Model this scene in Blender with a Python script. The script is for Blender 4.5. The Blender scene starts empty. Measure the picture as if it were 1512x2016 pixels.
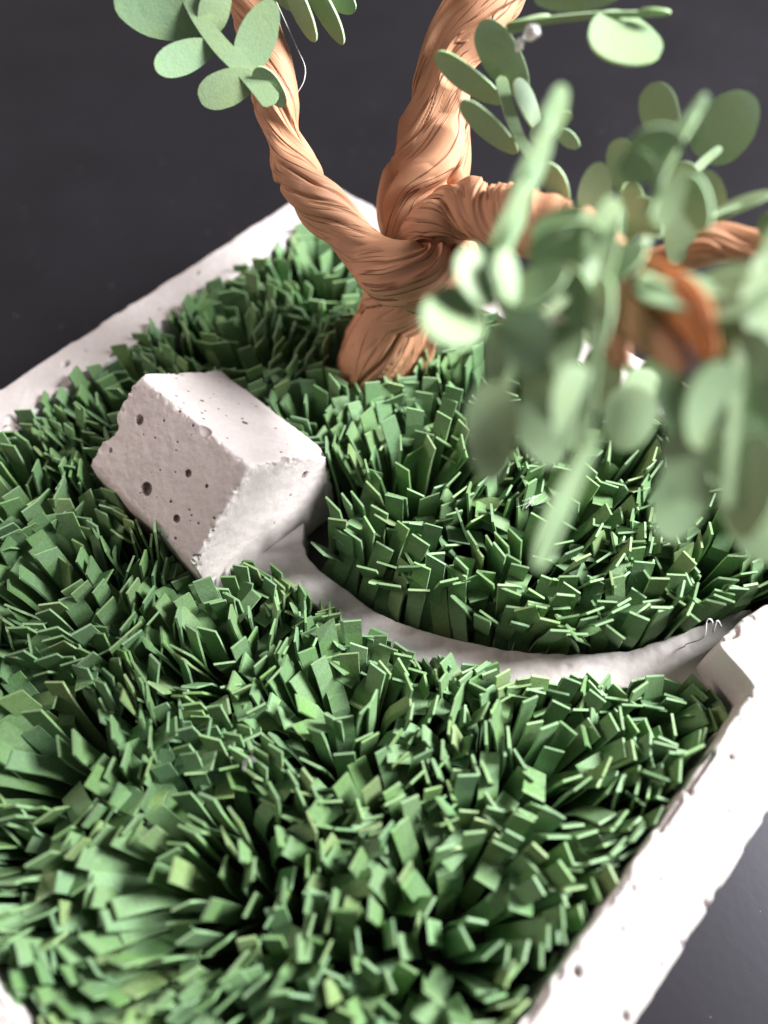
import bpy, math, random
import numpy as np
from mathutils import Vector, Matrix, Euler

# 1 Blender unit = 1 cm
S = bpy.context.scene
S.unit_settings.system = 'METRIC'; S.unit_settings.scale_length = 0.01
C = S.collection
rnd = random.Random(7)
nr = np.random.RandomState(11)

# ------------------------------------------------------------ camera
FPX = 1446.68
cam = bpy.data.cameras.new('camera'); cam_o = bpy.data.objects.new('camera', cam); C.objects.link(cam_o)
cam_o.location = (3.4838, -2.2069, 7.2635)
cam_o.rotation_euler = (0.5624, 0.0340, 0.7563)
cam.sensor_fit = 'HORIZONTAL'; cam.sensor_width = 36.0; cam.lens = 36.0 * FPX / 1512
cam.clip_start = 0.1; cam.clip_end = 500
cam.dof.use_dof = True; cam.dof.focus_distance = 8.35
cam.dof.aperture_fstop = 0.0344 / 0.24
S.camera = cam_o
CM = cam_o.rotation_euler.to_matrix(); CP = Vector(cam_o.location)
def at(x, y, D):
    """point seen at photograph pixel x, y at depth D (cm)"""
    return CP + CM @ Vector(((x - 756) / FPX * D, -(y - 1008) / FPX * D, -D))

# ------------------------------------------------------------ light
w = bpy.data.worlds.new('World'); S.world = w; w.use_nodes = True
w.node_tree.nodes['Background'].inputs[0].default_value = (1.0, 0.95, .97, 1)
w.node_tree.nodes['Background'].inputs[1].default_value = 0.20
def area(name, loc, target, sx, sy, power, col):
    l = bpy.data.lights.new(name, 'AREA'); l.shape = 'RECTANGLE'; l.size = sx; l.size_y = sy; l.energy = power; l.color = col
    o = bpy.data.objects.new(name, l); C.objects.link(o); o.location = loc
    o.rotation_euler = (Vector(target) - Vector(loc)).to_track_quat('-Z', 'Y').to_euler()
    return o
area('window_light', (18.5, 26, 21), (0, 0, 0), 13, 13, 63000, (1.0, 0.99, 0.98))
area('warm_fill', (-22, -15, 14), (0, 0, 0), 8, 8, 4200, (1.0, 0.78, 0.70))  # added unseen warm fill, brightens the left roof slope
S.view_settings.view_transform = 'Standard'; S.view_settings.look = 'None'
S.view_settings.exposure = 0; S.view_settings.gamma = 1
try:
    S.cycles.use_denoising = True; S.cycles.denoiser = 'OPENIMAGEDENOISE'
except Exception: pass
S.cycles.max_bounces = 8

# ------------------------------------------------------------ helpers
def link(name, verts, faces, mats, parent=None, smooth=True, mat_idx=None):
    me = bpy.data.meshes.new(name)
    if isinstance(verts, np.ndarray): verts = verts.tolist()
    if isinstance(faces, np.ndarray): faces = faces.tolist()
    me.from_pydata(verts, [], faces)
    for m in (mats if isinstance(mats, (list, tuple)) else [mats]): me.materials.append(m)
    if smooth: me.polygons.foreach_set('use_smooth', [True] * len(me.polygons))
    if mat_idx is not None: me.polygons.foreach_set('material_index', mat_idx)
    me.update()
    o = bpy.data.objects.new(name, me); C.objects.link(o)
    if parent: adopt(o, parent)
    return o
def adopt(o, parent):
    o.parent = parent
    m = Matrix.Identity(4); q = parent
    while q is not None:
        m = (q.matrix_parent_inverse @ q.matrix_basis) @ m if q.parent else q.matrix_basis @ m
        q = q.parent
    o.matrix_parent_inverse = m.inverted()
def tag(o, label, cat, group=None, kind=None):
    o['label'] = label; o['category'] = cat
    if group: o['group'] = group
    if kind: o['kind'] = kind
    return o
def empty(name, loc):
    o = bpy.data.objects.new(name, None); C.objects.link(o); o.location = loc; o.empty_display_size = 0.3
    return o

# value noise on numpy points
_perm = nr.permutation(4096); _val = nr.rand(4096) * 2 - 1
def _h(i, j, k): return _val[(_perm[(i + _perm[(j + _perm[k & 4095]) & 4095]) & 4095])]
def vn(P):
    P = np.asarray(P, float); F = np.floor(P); f = P - F; f = f * f * f * (f * (f * 6 - 15) + 10); I = F.astype(np.int64)
    i, j, k = I.T; fx, fy, fz = f.T
    def L(a, b, t): return a + (b - a) * t
    return L(L(L(_h(i, j, k), _h(i+1, j, k), fx), L(_h(i, j+1, k), _h(i+1, j+1, k), fx), fy),
             L(L(_h(i, j, k+1), _h(i+1, j, k+1), fx), L(_h(i, j+1, k+1), _h(i+1, j+1, k+1), fx), fy), fz)
def fbm(P, o=4, g=.5):
    P = np.asarray(P, float); s = 0; a = 1
    for q in range(o): s = s + a * vn(P * 2 ** q + 17.3 * q); a *= g
    return s
def sstep(a, b, x):
    t = np.clip((x - a) / (b - a), 0, 1); return t * t * (3 - 2 * t)

# ------------------------------------------------------------ materials
class NB:
    def __init__(s, name):
        s.m = bpy.data.materials.new(name); s.m.use_nodes = True; s.t = s.m.node_tree; s.b = s.t.nodes['Principled BSDF']; s.out = s.t.nodes['Material Output']
    def n(s, typ, **k):
        x = s.t.nodes.new(typ)
        for a, v in k.items():
            if a.startswith('i_'):
                key = a[2:].replace('_', ' ')
                x.inputs[int(key) if key.isdigit() else key].default_value = v
            else: setattr(x, a, v)
        return x
    def l(s, a, b): s.t.links.new(a, b)
    def ramp(s, src, stops):
        r = s.t.nodes.new('ShaderNodeValToRGB'); e = r.color_ramp.elements
        while len(e) < len(stops): e.new(0.5)
        for q, (p, c) in zip(e, stops): q.position = p; q.color = (*c, 1) if len(c) == 3 else c
        s.l(src, r.inputs[0]); return r.outputs[0]
    def mix(s, fac, a, b, mode='MIX'):
        x = s.t.nodes.new('ShaderNodeMix'); x.data_type = 'RGBA'; x.blend_type = mode
        for sock, v in ((x.inputs[0], fac), (x.inputs[6], a), (x.inputs[7], b)):
            if isinstance(v, (int, float)): sock.default_value = v
            elif isinstance(v, tuple): sock.default_value = (*v, 1)
            else: s.l(v, sock)
        return x.outputs[2]
    def bump(s, h, strength, dist, prev=None):
        b = s.t.nodes.new('ShaderNodeBump'); b.inputs['Strength'].default_value = strength; b.inputs['Distance'].default_value = dist
        s.l(h, b.inputs['Height'])
        if prev is not None: s.l(prev, b.inputs['Normal'])
        return b.outputs[0]

def concrete(name, tint, pin=1.0):
    N = NB(name); co = N.n('ShaderNodeTexCoord').outputs['Object']
    n1 = N.n('ShaderNodeTexNoise', i_Scale=1.3, i_Detail=6.0, i_Roughness=.6); N.l(co, n1.inputs[0])
    n2 = N.n('ShaderNodeTexNoise', i_Scale=14.0, i_Detail=5.0, i_Roughness=.7); N.l(co, n2.inputs[0])
    n3 = N.n('ShaderNodeTexNoise', i_Scale=90.0, i_Detail=2.0); N.l(co, n3.inputs[0])
    c = N.ramp(n1.outputs[0], [(.3, tuple(v * .86 for v in tint)), (.5, tint), (.72, tuple(min(1, v * 1.08) for v in tint))])
    c = N.mix(N.ramp(n2.outputs[0], [(.38, (.35, .35, .35)), (.62, (0, 0, 0))]), c, tuple(v * .8 for v in tint))
    # pin holes
    v = N.n('ShaderNodeTexVoronoi', i_Scale=4.2, i_Randomness=1.0); v.feature = 'F1'; N.l(co, v.inputs[0])
    wn = N.n('ShaderNodeTexWhiteNoise'); N.l(v.outputs['Position'], wn.inputs[0])
    mr = N.n('ShaderNodeMapRange', i_1=.35, i_2=1.0, i_3=0.0, i_4=.085 * pin); N.l(wn.outputs[0], mr.inputs[0])
    sb = N.n('ShaderNodeMath', operation='SUBTRACT'); N.l(v.outputs['Distance'], sb.inputs[0]); N.l(mr.outputs[0], sb.inputs[1])
    hole = N.n('ShaderNodeMapRange', i_1=-.012, i_2=.008, i_3=1.0, i_4=0.0); N.l(sb.outputs[0], hole.inputs[0])
    c = N.mix(hole.outputs[0], c, (.16, .125, .115))
    at_ = N.n('ShaderNodeAttribute', attribute_name='pit_shade'); gn = N.n('ShaderNodeTexNoise', i_Scale=30.0, i_Detail=3.0); N.l(co, gn.inputs[0])
    c = N.mix(at_.outputs['Fac'], c, N.ramp(gn.outputs[0], [(.35, (.13, .095, .09)), (.65, (.22, .17, .16))]))  # pit hollows painted darker, their shade put into the colour
    N.l(c, N.b.inputs['Base Color']); N.b.inputs['Roughness'].default_value = .78
    N.b.inputs['Specular IOR Level'].default_value = .3
    inv = N.n('ShaderNodeMath', operation='SUBTRACT', i_0=1.0); N.l(hole.outputs[0], inv.inputs[1])
    b = N.bump(n2.outputs[0], .25, .03); b = N.bump(n3.outputs[0], .3, .006, b); b = N.bump(inv.outputs[0], .8, .03, b)
    N.l(b, N.b.inputs['Normal']); return N.m
M_tray = concrete('pale_concrete', (.56, .525, .52), .7)
M_house = concrete('house_concrete', (.60, .545, .535), .75)
M_path = concrete('path_concrete', (.47, .435, .425), .6)

def paper(name, cols, edge=False, transl=.12, fib=.5, rough=.62, sheen=.0, mott=None):
    N = NB(name); info = N.n('ShaderNodeObjectInfo'); co = N.n('ShaderNodeTexCoord').outputs['Object']
    n = len(cols)
    c = N.ramp(info.outputs['Random'], [(i / (n - 1), cols[i]) for i in range(n)])
    mp = N.n('ShaderNodeVectorMath', operation='ADD'); N.l(co, mp.inputs[0])
    sc = N.n('ShaderNodeVectorMath', operation='SCALE'); sc.inputs[0].default_value = (31, 17, 53); N.l(info.outputs['Random'], sc.inputs['Scale']); N.l(sc.outputs[0], mp.inputs[1])
    n1 = N.n('ShaderNodeTexNoise', i_Scale=38.0, i_Detail=4.0, i_Roughness=.65); N.l(mp.outputs[0], n1.inputs[0])
    n2 = N.n('ShaderNodeTexNoise', i_Scale=2.2, i_Detail=2.0); N.l(mp.outputs[0], n2.inputs[0])
    d = N.ramp(n1.outputs[0], [(.3, (.72, .72, .72)), (.7, (1.22, 1.22, 1.22))]); c = N.mix(fib, c, d, 'MULTIPLY')
    m = mott or (.86, 1.02, .62)
    c2 = N.mix(1.0, c, m, 'MULTIPLY')
    c = N.mix(N.ramp(n2.outputs[0], [(.45, (0, 0, 0)), (.75, (.9, .9, .9))]), c, c2)
    N.l(c, N.b.inputs['Base Color']); N.b.inputs['Roughness'].default_value = rough
    N.b.inputs['Specular IOR Level'].default_value = .35
    N.l(N.bump(n1.outputs[0], .35, .012), N.b.inputs['Normal'])
    if transl:
        tr = N.n('ShaderNodeBsdfTranslucent'); N.l(c, tr.inputs[0]); mx = N.n('ShaderNodeMixShader', i_0=transl)
        N.l(N.b.outputs[0], mx.inputs[1]); N.l(tr.outputs[0], mx.inputs[2]); N.l(mx.outputs[0], N.out.inputs[0])
    return N.m
G = [(.120, .222, .106), (.145, .252, .112), (.175, .295, .152), (.132, .248, .126), (.205, .292, .130)]
M_blade = paper('green_card_paper', G, fib=.75)
M_bladeE = paper('green_card_cut_edge', [tuple(v * 1.12 + .02 for v in g) for g in G], transl=0)
LG = [(.27, .40, .23), (.30, .42, .24), (.26, .41, .25)]
M_leaf = paper('sage_card_paper', LG, transl=.18, fib=.3, rough=.5, mott=(1.08, 1.0, .85))
M_leafE = paper('sage_card_cut_edge', [tuple(v * 1.35 + .04 for v in g) for g in LG], transl=0, fib=.2)  # paler cut edge, lightened further as a painted rim highlight

def kraft(name, col):
    N = NB(name); uv = N.n('ShaderNodeTexCoord').outputs['UV']; co = N.n('ShaderNodeTexCoord').outputs['Object']
    mp = N.n('ShaderNodeMapping'); N.l(uv, mp.inputs[0]); mp.inputs['Scale'].default_value = (4.5, .16, 1)
    n1 = N.n('ShaderNodeTexNoise', i_Scale=6.0, i_Detail=6.0, i_Roughness=.6, i_Distortion=.3); N.l(mp.outputs[0], n1.inputs[0])
    mp2 = N.n('ShaderNodeMapping'); N.l(uv, mp2.inputs[0]); mp2.inputs['Scale'].default_value = (2.6, .085, 1)
    n4 = N.n('ShaderNodeTexNoise', i_Scale=5.0, i_Detail=3.0, i_Roughness=.5, i_Distortion=.8); N.l(mp2.outputs[0], n4.inputs[0])
    n2 = N.n('ShaderNodeTexNoise', i_Scale=1.6, i_Detail=3.0); N.l(co, n2.inputs[0])
    n3 = N.n('ShaderNodeTexNoise', i_Scale=55.0, i_Detail=3.0); N.l(co, n3.inputs[0])
    c = N.ramp(n2.outputs[0], [(.3, tuple(v * .82 for v in col)), (.55, col), (.75, tuple(v * 1.15 for v in col))])
    c = N.mix(.22, c, N.ramp(n1.outputs[0], [(.3, (.6, .6, .6)), (.6, (1.1, 1.1, 1.1))]), 'MULTIPLY')
    # fine dark crease lines of the pleated paper ribbon
    ln = N.ramp(n4.outputs[0], [(.478, (0, 0, 0)), (.497, (.8, .8, .8)), (.503, (.8, .8, .8)), (.522, (0, 0, 0))])
    lm = N.ramp(n2.outputs[0], [(.38, (0, 0, 0)), (.50, (1, 1, 1))]); ln = N.mix(1.0, ln, lm, 'MULTIPLY')
    c = N.mix(ln, c, (.16, .055, .025))
    N.l(c, N.b.inputs['Base Color']); N.b.inputs['Roughness'].default_value = .58; N.b.inputs['Specular IOR Level'].default_value = .3
    b = N.bump(n1.outputs[0], .03, .02); b = N.bump(n3.outputs[0], .2, .01, b)
    iv = N.n('ShaderNodeInvert'); N.l(ln, iv.inputs[1]); b = N.bump(iv.outputs[0], .6, .03, b)
    N.l(b, N.b.inputs['Normal'])
    tr = N.n('ShaderNodeBsdfTranslucent'); N.l(c, tr.inputs[0]); mx = N.n('ShaderNodeMixShader', i_0=.08)
    N.l(N.b.outputs[0], mx.inputs[1]); N.l(tr.outputs[0], mx.inputs[2]); N.l(mx.outputs[0], N.out.inputs[0])
    return N.m
M_kraft = kraft('brown_paper_ribbon', (.54, .28, .165))
M_kraft2 = kraft('orange_paper_ribbon', (.62, .22, .08))

def table_mat():
    N = NB('dark_tabletop'); co = N.n('ShaderNodeTexCoord').outputs['Object']
    n1 = N.n('ShaderNodeTexNoise', i_Scale=.5, i_Detail=4.0); N.l(co, n1.inputs[0])
    n2 = N.n('ShaderNodeTexNoise', i_Scale=9.0, i_Detail=3.0); N.l(co, n2.inputs[0])
    c = N.ramp(n1.outputs[0], [(.3, (.0085, .008, .0095)), (.7, (.0115, .011, .0135))])
    v = N.n('ShaderNodeTexVoronoi', i_Scale=7.5); N.l(co, v.inputs[0])
    wn = N.n('ShaderNodeTexWhiteNoise'); N.l(v.outputs['Position'], wn.inputs[0])
    mr = N.n('ShaderNodeMapRange', i_1=.5, i_2=1.0, i_3=0.0, i_4=.09); N.l(wn.outputs[0], mr.inputs[0])
    lt = N.n('ShaderNodeMath', operation='LESS_THAN'); N.l(v.outputs['Distance'], lt.inputs[0]); N.l(mr.outputs[0], lt.inputs[1])
    c = N.mix(lt.outputs[0], c, (.22, .22, .23))
    N.l(c, N.b.inputs['Base Color'])
    N.b.inputs['Roughness'].default_value = .40; N.b.inputs['Specular IOR Level'].default_value = .40; N.b.inputs['Specular Tint'].default_value = (.88, .86, 1, 1)
    N.l(N.bump(n2.outputs[0], .05, .02), N.b.inputs['Normal']); return N.m
M_table = table_mat()
def simple(name, col, rough=.5, trans=0, **k):
    N = NB(name); N.b.inputs['Base Color'].default_value = (*col, 1); N.b.inputs['Roughness'].default_value = rough
    N.b.inputs['Transmission Weight'].default_value = trans
    co = N.n('ShaderNodeTexCoord').outputs['Object']; n = N.n('ShaderNodeTexNoise', i_Scale=25.0, i_Detail=3.0); N.l(co, n.inputs[0])
    N.l(N.bump(n.outputs[0], .2, .01), N.b.inputs['Normal']); return N.m
M_glue = simple('clear_hot_glue', (.95, .96, .97), .30, .6)
M_fibre = simple('pale_fibre', (.75, .75, .75), .5)
M_soil = simple('dark_tray_bottom', (.035, .035, .03), .9)

def pit_shade(o, vals):  # per-vertex mask for the painted shade inside pits
    a = o.data.attributes.new('pit_shade', 'FLOAT', 'POINT'); a.data.foreach_set('value', np.asarray(vals, np.float32))
# ------------------------------------------------------------ tabletop
ZT = -1.75
t = link('tabletop', [(-90, -90, ZT), (90, -90, ZT), (90, 90, ZT), (-90, 90, ZT)], [(0, 1, 2, 3)], M_table, smooth=False)
tag(t, 'dark charcoal satin tabletop with pale dust specks under the concrete tray', 'tabletop', kind='structure')

# ------------------------------------------------------------ tray
RW = .67; ZF = -1.25
def tray():
    prof = []                                   # inward offset, height, noise weight
    for q in np.linspace(0, 1, 26)[:-1]: prof.append((0, ZT + .002 + q * (-ZT - .03), .3))
    for a in np.linspace(0, 1, 5)[:-1]: prof.append((.03 - .03 * math.cos(a * math.pi / 2), -.03 + .03 * math.sin(a * math.pi / 2), .8))
    for q in np.linspace(0, 1, 26)[:-1]: prof.append((.03 + q * (RW - .06), 0, .5))
    for a in np.linspace(0, 1, 5)[:-1]: prof.append((RW - .03 + .03 * math.sin(a * math.pi / 2), -.03 + .03 * math.cos(a * math.pi / 2), 1.4))
    for q in np.linspace(0, 1, 24): prof.append((RW, -.03 + q * (ZF + .03), .5))
    prof.append((RW + 1.2, ZF, 0)); prof.append((4.9, ZF, 0))
    prof = np.array(prof); K = len(prof)
    n = 330; pts = []; nrm = []
    # rounded square of half size 1 with small corner arcs handled per offset
    def ring(o):
        h = 5 - o; r = min(.16 + .1 * min(o, 1), h * .9); L = h - r
        s = np.linspace(-1, 1, n)
        out = []
        for k in range(4):
            a0 = k * math.pi / 2
            c, sn = math.cos(a0), math.sin(a0)
            # straight on side +x going +y
            X = np.concatenate([np.full(n, h), L + r * np.cos(np.linspace(0, math.pi / 2, 9)[1:-1])])
            Y = np.concatenate([s * L, L + r * np.sin(np.linspace(0, math.pi / 2, 9)[1:-1])])
            out.append(np.stack([c * X - sn * Y, sn * X + c * Y], 1))
        return np.concatenate(out)
    V = []
    for o, z, wgt in prof:
        R = ring(o); m = len(R)
        P = np.column_stack([R, np.full(m, z)])
        # shoulder beside the end of the path, on the +x side
        if o > .1:
            side = (P[:, 0] > 3.0) & (np.abs(P[:, 1]) < 4)
            y = P[:, 1]
            b = .50 * sstep(1.93, 2.12, y) * (1 - sstep(2.2, 4.0, y))
            P[:, 0] -= np.where(side, b * min(1, o / RW), 0)
        P[:, 1] -= .34 * min(1, o / RW) * sstep(3.3, 4.1, -P[:, 1]) * (o > 0)
        N_ = fbm(P * 5.0, 4) * .012 + fbm(P * 1.1 + 9, 2) * .012
        J = np.clip(fbm(P * 4.2 + 3, 4) - .35, 0, 1) * .12
        rad = P[:, :2] / np.maximum(np.abs(P[:, :2]).max(1, keepdims=True), 1e-6)
        rad = np.where(np.abs(rad) > .999, np.sign(rad), 0)
        if wgt > 0:
            inner = o > RW * .5
            sgn = 1 if not inner else -1
            amt = (N_ * wgt) + (-J * (1.0 if wgt > .7 else 0.15))
            if z < -.02 or wgt > .7: P[:, :2] += rad * (amt * sgn)[:, None] * (1.8 if inner and z > -.2 else 1)
            if z > -.04: P[:, 2] += N_ * .5 - J * (.6 if wgt > .7 else 0)
        V.append(P)
    V = np.stack(V, 0); m = V.shape[1]
    # air-bubble pits and chips cut into the top face
    flat = V.reshape(-1, 3)
    pits = []
    def pit_on(px, py, r):
        d = at(px, py, 1) - CP; tt = (0 - CP.z) / d.z; q = CP + d * tt; pits.append((q.x, q.y, 0, r))
    for px, py, r in [(398, 574, .07), (28, 826, .09), (1136, 1915, .045), (1390, 1782, .035), (1300, 1900, .025), (1340, 1855, .028), (1232, 2002, .035),
                      (1225, 1830, .022), (1360, 1560, .028), (1480, 1370, .022), (1440, 1490, .03), (130, 716, .05), (250, 690, .04)]: pit_on(px, py, r)
    for k in range(60):
        sd = rnd.choice([(1, 0), (0, 1), (-1, 0), (0, -1)]); u = rnd.uniform(-4.7, 4.7); v_ = 5 - rnd.uniform(.04, .62); r = rnd.uniform(.008, .026)
        pits.append((sd[0] * v_ + (1 - abs(sd[0])) * u, sd[1] * v_ + (1 - abs(sd[1])) * u, 0, r))
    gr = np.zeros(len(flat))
    for x, y, z, r in pits:
        d2 = (flat[:, 0] - x) ** 2 + (flat[:, 1] - y) ** 2 * (.6 + .9 * ((x * 7.3) % 1)) + (flat[:, 0] - x) * (flat[:, 1] - y) * .5
        k = (d2 < r * r) & (flat[:, 2] > -.1)
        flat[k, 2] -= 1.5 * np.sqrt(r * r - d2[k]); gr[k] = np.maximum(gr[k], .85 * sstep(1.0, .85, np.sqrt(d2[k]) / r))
    idx = np.arange(K * m).reshape(K, m)
    a = idx[:-1]; b = idx[1:]
    F = np.stack([a, np.roll(a, -1, 1), np.roll(b, -1, 1), b], -1).reshape(-1, 4)
    mi = np.zeros(len(F), int); mi[(K - 3) * m:] = 1
    o = link('concrete_tray', flat, F, [M_tray, M_soil], mat_idx=mi.tolist()); pit_shade(o, gr); return o
tag(tray(), 'square pale concrete tray with raised pitted rim holding the paper garden', 'tray')

# ------------------------------------------------------------ house
def house():
    x0, x1, hy, hw, ez, rz, zb = -2.90, -.887, .02, 1.04, .14, .90, ZF + .01
    sl = math.atan2(rz - ez, hw); ns = (math.sin(sl), math.cos(sl))
    planes = [((1, 0, 0), x1), ((-1, 0, 0), -x0), ((0, 1, 0), hy + hw), ((0, -1, 0), -(hy - hw)), ((0, 0, -1), -zb),
              ((0, ns[0], ns[1]), ns[0] * hy + ns[1] * rz), ((0, -ns[0], ns[1]), -ns[0] * hy + ns[1] * rz)]
    PN = np.array([q[0] for q in planes]); PD = np.array([q[1] for q in planes])
    cen = np.array([(x0 + x1) / 2, hy, -.2])
    quads = [  # a, b, c, d  nu, nv
        ((x1, hy - hw, zb), (x1, hy, zb), (x1, hy, rz), (x1, hy - hw, ez), 90, 150),
        ((x1, hy, zb), (x1, hy + hw, zb), (x1, hy + hw, ez), (x1, hy, rz), 90, 150),
        ((x0, hy, zb), (x0, hy - hw, zb), (x0, hy - hw, ez), (x0, hy, rz), 90, 150),
        ((x0, hy + hw, zb), (x0, hy, zb), (x0, hy, rz), (x0, hy + hw, ez), 90, 150),
        ((x0, hy - hw, zb), (x1, hy - hw, zb), (x1, hy - hw, ez), (x0, hy - hw, ez), 180, 150),
        ((x1, hy + hw, zb), (x0, hy + hw, zb), (x0, hy + hw, ez), (x1, hy + hw, ez), 180, 150),
        ((x0, hy - hw, ez), (x1, hy - hw, ez), (x1, hy, rz), (x0, hy, rz), 180, 120),
        ((x1, hy + hw, ez), (x0, hy + hw, ez), (x0, hy, rz), (x1, hy, rz), 180, 120)]
    V = []; F = []; base = 0
    for a, b, c, d, nu, nv in quads:
        a, b, c, d = map(np.array, (a, b, c, d))
        u = np.linspace(0, 1, nu + 1)[None, :, None]; v = np.linspace(0, 1, nv + 1)[:, None, None]
        P = (a * (1 - u) + b * u) * (1 - v) + (d * (1 - u) + c * u) * v
        idx = base + np.arange((nu + 1) * (nv + 1)).reshape(nv + 1, nu + 1); base += (nu + 1) * (nv + 1)
        V.append(P.reshape(-1, 3)); F.append(np.stack([idx[:-1, :-1], idx[:-1, 1:], idx[1:, 1:], idx[1:, :-1]], -1).reshape(-1, 4))
    V = np.concatenate(V); F = np.concatenate(F)
    key = np.round(V * 1e4).astype(np.int64); _, first, inv = np.unique(key, axis=0, return_index=True, return_inverse=True)
    V = V[first]; F = inv.reshape(-1)[F]
    # pits, given on the near roof slope / ridge / gable
    pits = []
    def on_plane(px, py, k, r, sink=.2):
        n, dd = Vector(planes[k][0]), planes[k][1]; d = at(px, py, 1) - CP
        q = CP + d * ((dd - n.dot(CP)) / n.dot(d)); q = q + n * (r * sink); pits.append((q, r))
    for px, py, r in [(274, 827, .062), (288, 963, .082), (370, 932, .046), (347, 1022, .05), (217, 887, .032), (407, 957, .022), (322, 828, .018),
                      (305, 862, .014), (315, 926, .012), (349, 870, .014), (440, 1010, .016), (286, 1026, .03), (312, 1050, .03), (345, 1060, .02)]: on_plane(px, py, 6, r)
    for px, py, r in [(482, 832, .035), (397, 788, .026), (440, 877, .016), (361, 793, .014), (504, 800, .018), (430, 805, .012), (470, 795, .014), (370, 770, .016), (400, 846, .10), (338, 801, .05), (300, 770, .05), (568, 907, .09), (553, 890, .018)]: on_plane(px, py, 5, r)
    for px, py, r in [(600, 935, .05), (572, 975, .02), (620, 1000, .02), (640, 955, .018), (540, 1030, .014)]: on_plane(px, py, 0, r)
    for k in range(30):
        q = Vector((rnd.uniform(x0, x1), rnd.uniform(hy - hw, hy + hw), 0)); s = 6 if q.y < hy else 5
        q.z = rz - abs(q.y - hy) * (rz - ez) / hw; pits.append((q, rnd.uniform(.008, .018)))
    chips = [(Vector((x1 + .05, hy + hw - .05, ez + .02)), .16), (Vector((x1 + .03, hy + hw + .05, ez - .3)), .09), (Vector((x1 + .04, hy + .62, rz - .38)), .09),
             (Vector((x0 - .10, hy - .05, rz + .12)), .22), (Vector((x0 - .07, hy - .62, ez + .30)), .20), (Vector((x0 - .05, hy - .45, .68)), .12), (Vector((x1 + .03, hy - hw + .02, ez + .0)), .10),
             (Vector((x1 + .05, hy - hw + .3, ez + .26)), .07), (Vector((x1 + .05, hy + hw - .3, ez + .28)), .10), (Vector((x0 - .02, hy + .5, .62)), .10)]
    D0 = V - cen
    def f(P):
        k = .009 + .016 * np.clip(fbm(P * 2.3 + 5, 3) - .05, 0, 1.2)
        s = P @ PN.T - PD
        mx = s.max(1); g = mx + k * np.log(np.exp((s - mx[:, None]) / k[:, None]).sum(1))
        srt = np.sort(s, 1); edge = np.exp(-(srt[:, -1] - srt[:, -2]) / .05)
        g = g - .003 * fbm(P * 9, 3) + edge * .018 * np.clip(fbm(P * 13 + 2, 3) - .1, 0, 1)
        gab = np.exp(-np.abs(P[:, 0] - x1) / .07) * np.exp(-np.abs(srt[:, -1] - srt[:, -2]) / .10)
        g = g + gab * .028 * np.clip(fbm(P * 8 + 7, 4), 0, 1)
        for q, r in pits:
            dq = np.linalg.norm((P - np.array(q)) * (1, 1, 1), axis=1); g = np.where(dq < r * 1.02, np.maximum(g, (r - dq) * 1.0), g)
        wv = fbm(P * 11, 3) * .035
        for q, r in chips:
            dq = np.linalg.norm(P - np.array(q), axis=1) + wv; g = np.maximum(g, r - dq)
        return g
    lo = np.full(len(V), .72); hi = np.full(len(V), 1.05)
    # march from outside inward so that the first solid point along the ray is found
    T = np.linspace(1.03, .78, 51); found = np.zeros(len(V), bool); tl = np.full(len(V), .78); th = np.full(len(V), 1.03); prev = T[0]
    for tt in T[1:]:
        todo = ~found
        if not todo.any(): break
        g = f(cen + D0[todo] * tt); ins = np.zeros(len(V), bool); ins[todo] = g < 0
        tl[ins] = tt; th[ins] = prev; found |= ins; prev = tt
    for _ in range(8):
        mid = (tl + th) / 2; ins = f(cen + D0 * mid[:, None]) < 0
        tl = np.where(ins, mid, tl); th = np.where(ins, th, mid)
    V = cen + D0 * tl[:, None]
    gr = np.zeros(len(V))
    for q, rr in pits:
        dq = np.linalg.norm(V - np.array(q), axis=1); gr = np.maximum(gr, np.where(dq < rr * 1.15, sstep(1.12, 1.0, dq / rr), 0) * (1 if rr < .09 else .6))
    r = link('concrete_house', V, F, M_house); pit_shade(r, gr)
    return tag(r, 'small pink-grey concrete gabled house block with air holes and chipped edges', 'model house')
house()

# ------------------------------------------------------------ path
PC = [(-.87, -.03), (-.62, -.05), (-.28, -.07), (.30, -.03), (.90, .05), (1.44, .26), (2.03, .57), (2.50, .88), (2.93, 1.24), (3.34, 1.65), (3.66, 2.02), (4.0, 2.38), (4.36, 2.74)]
PWD = [.50, .31, .235, .215, .215, .215, .22, .225, .235, .26, .33, .48, .64]
PWD = [PWD[0], PWD[1] * .95] + [v * .88 for v in PWD[2:-3]] + PWD[-3:]
def crom(P, t):
    P = np.asarray(P, float); n = len(P); i = np.clip(np.floor(t).astype(int), 0, n - 2); u = (t - i)[:, None]
    g = lambda k: P[np.clip(k, 0, n - 1)]
    a, b, c, d = g(i - 1), g(i), g(i + 1), g(i + 2)
    return .5 * (2 * b + (c - a) * u + (2 * a - 5 * b + 4 * c - d) * u ** 2 + (3 * b - a - 3 * c + d) * u ** 3)
ZP = -.74
tt = np.linspace(0, len(PC) - 1, 260)
pc = crom([(*a, b) for a, b in zip(PC, PWD)], tt)
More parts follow.
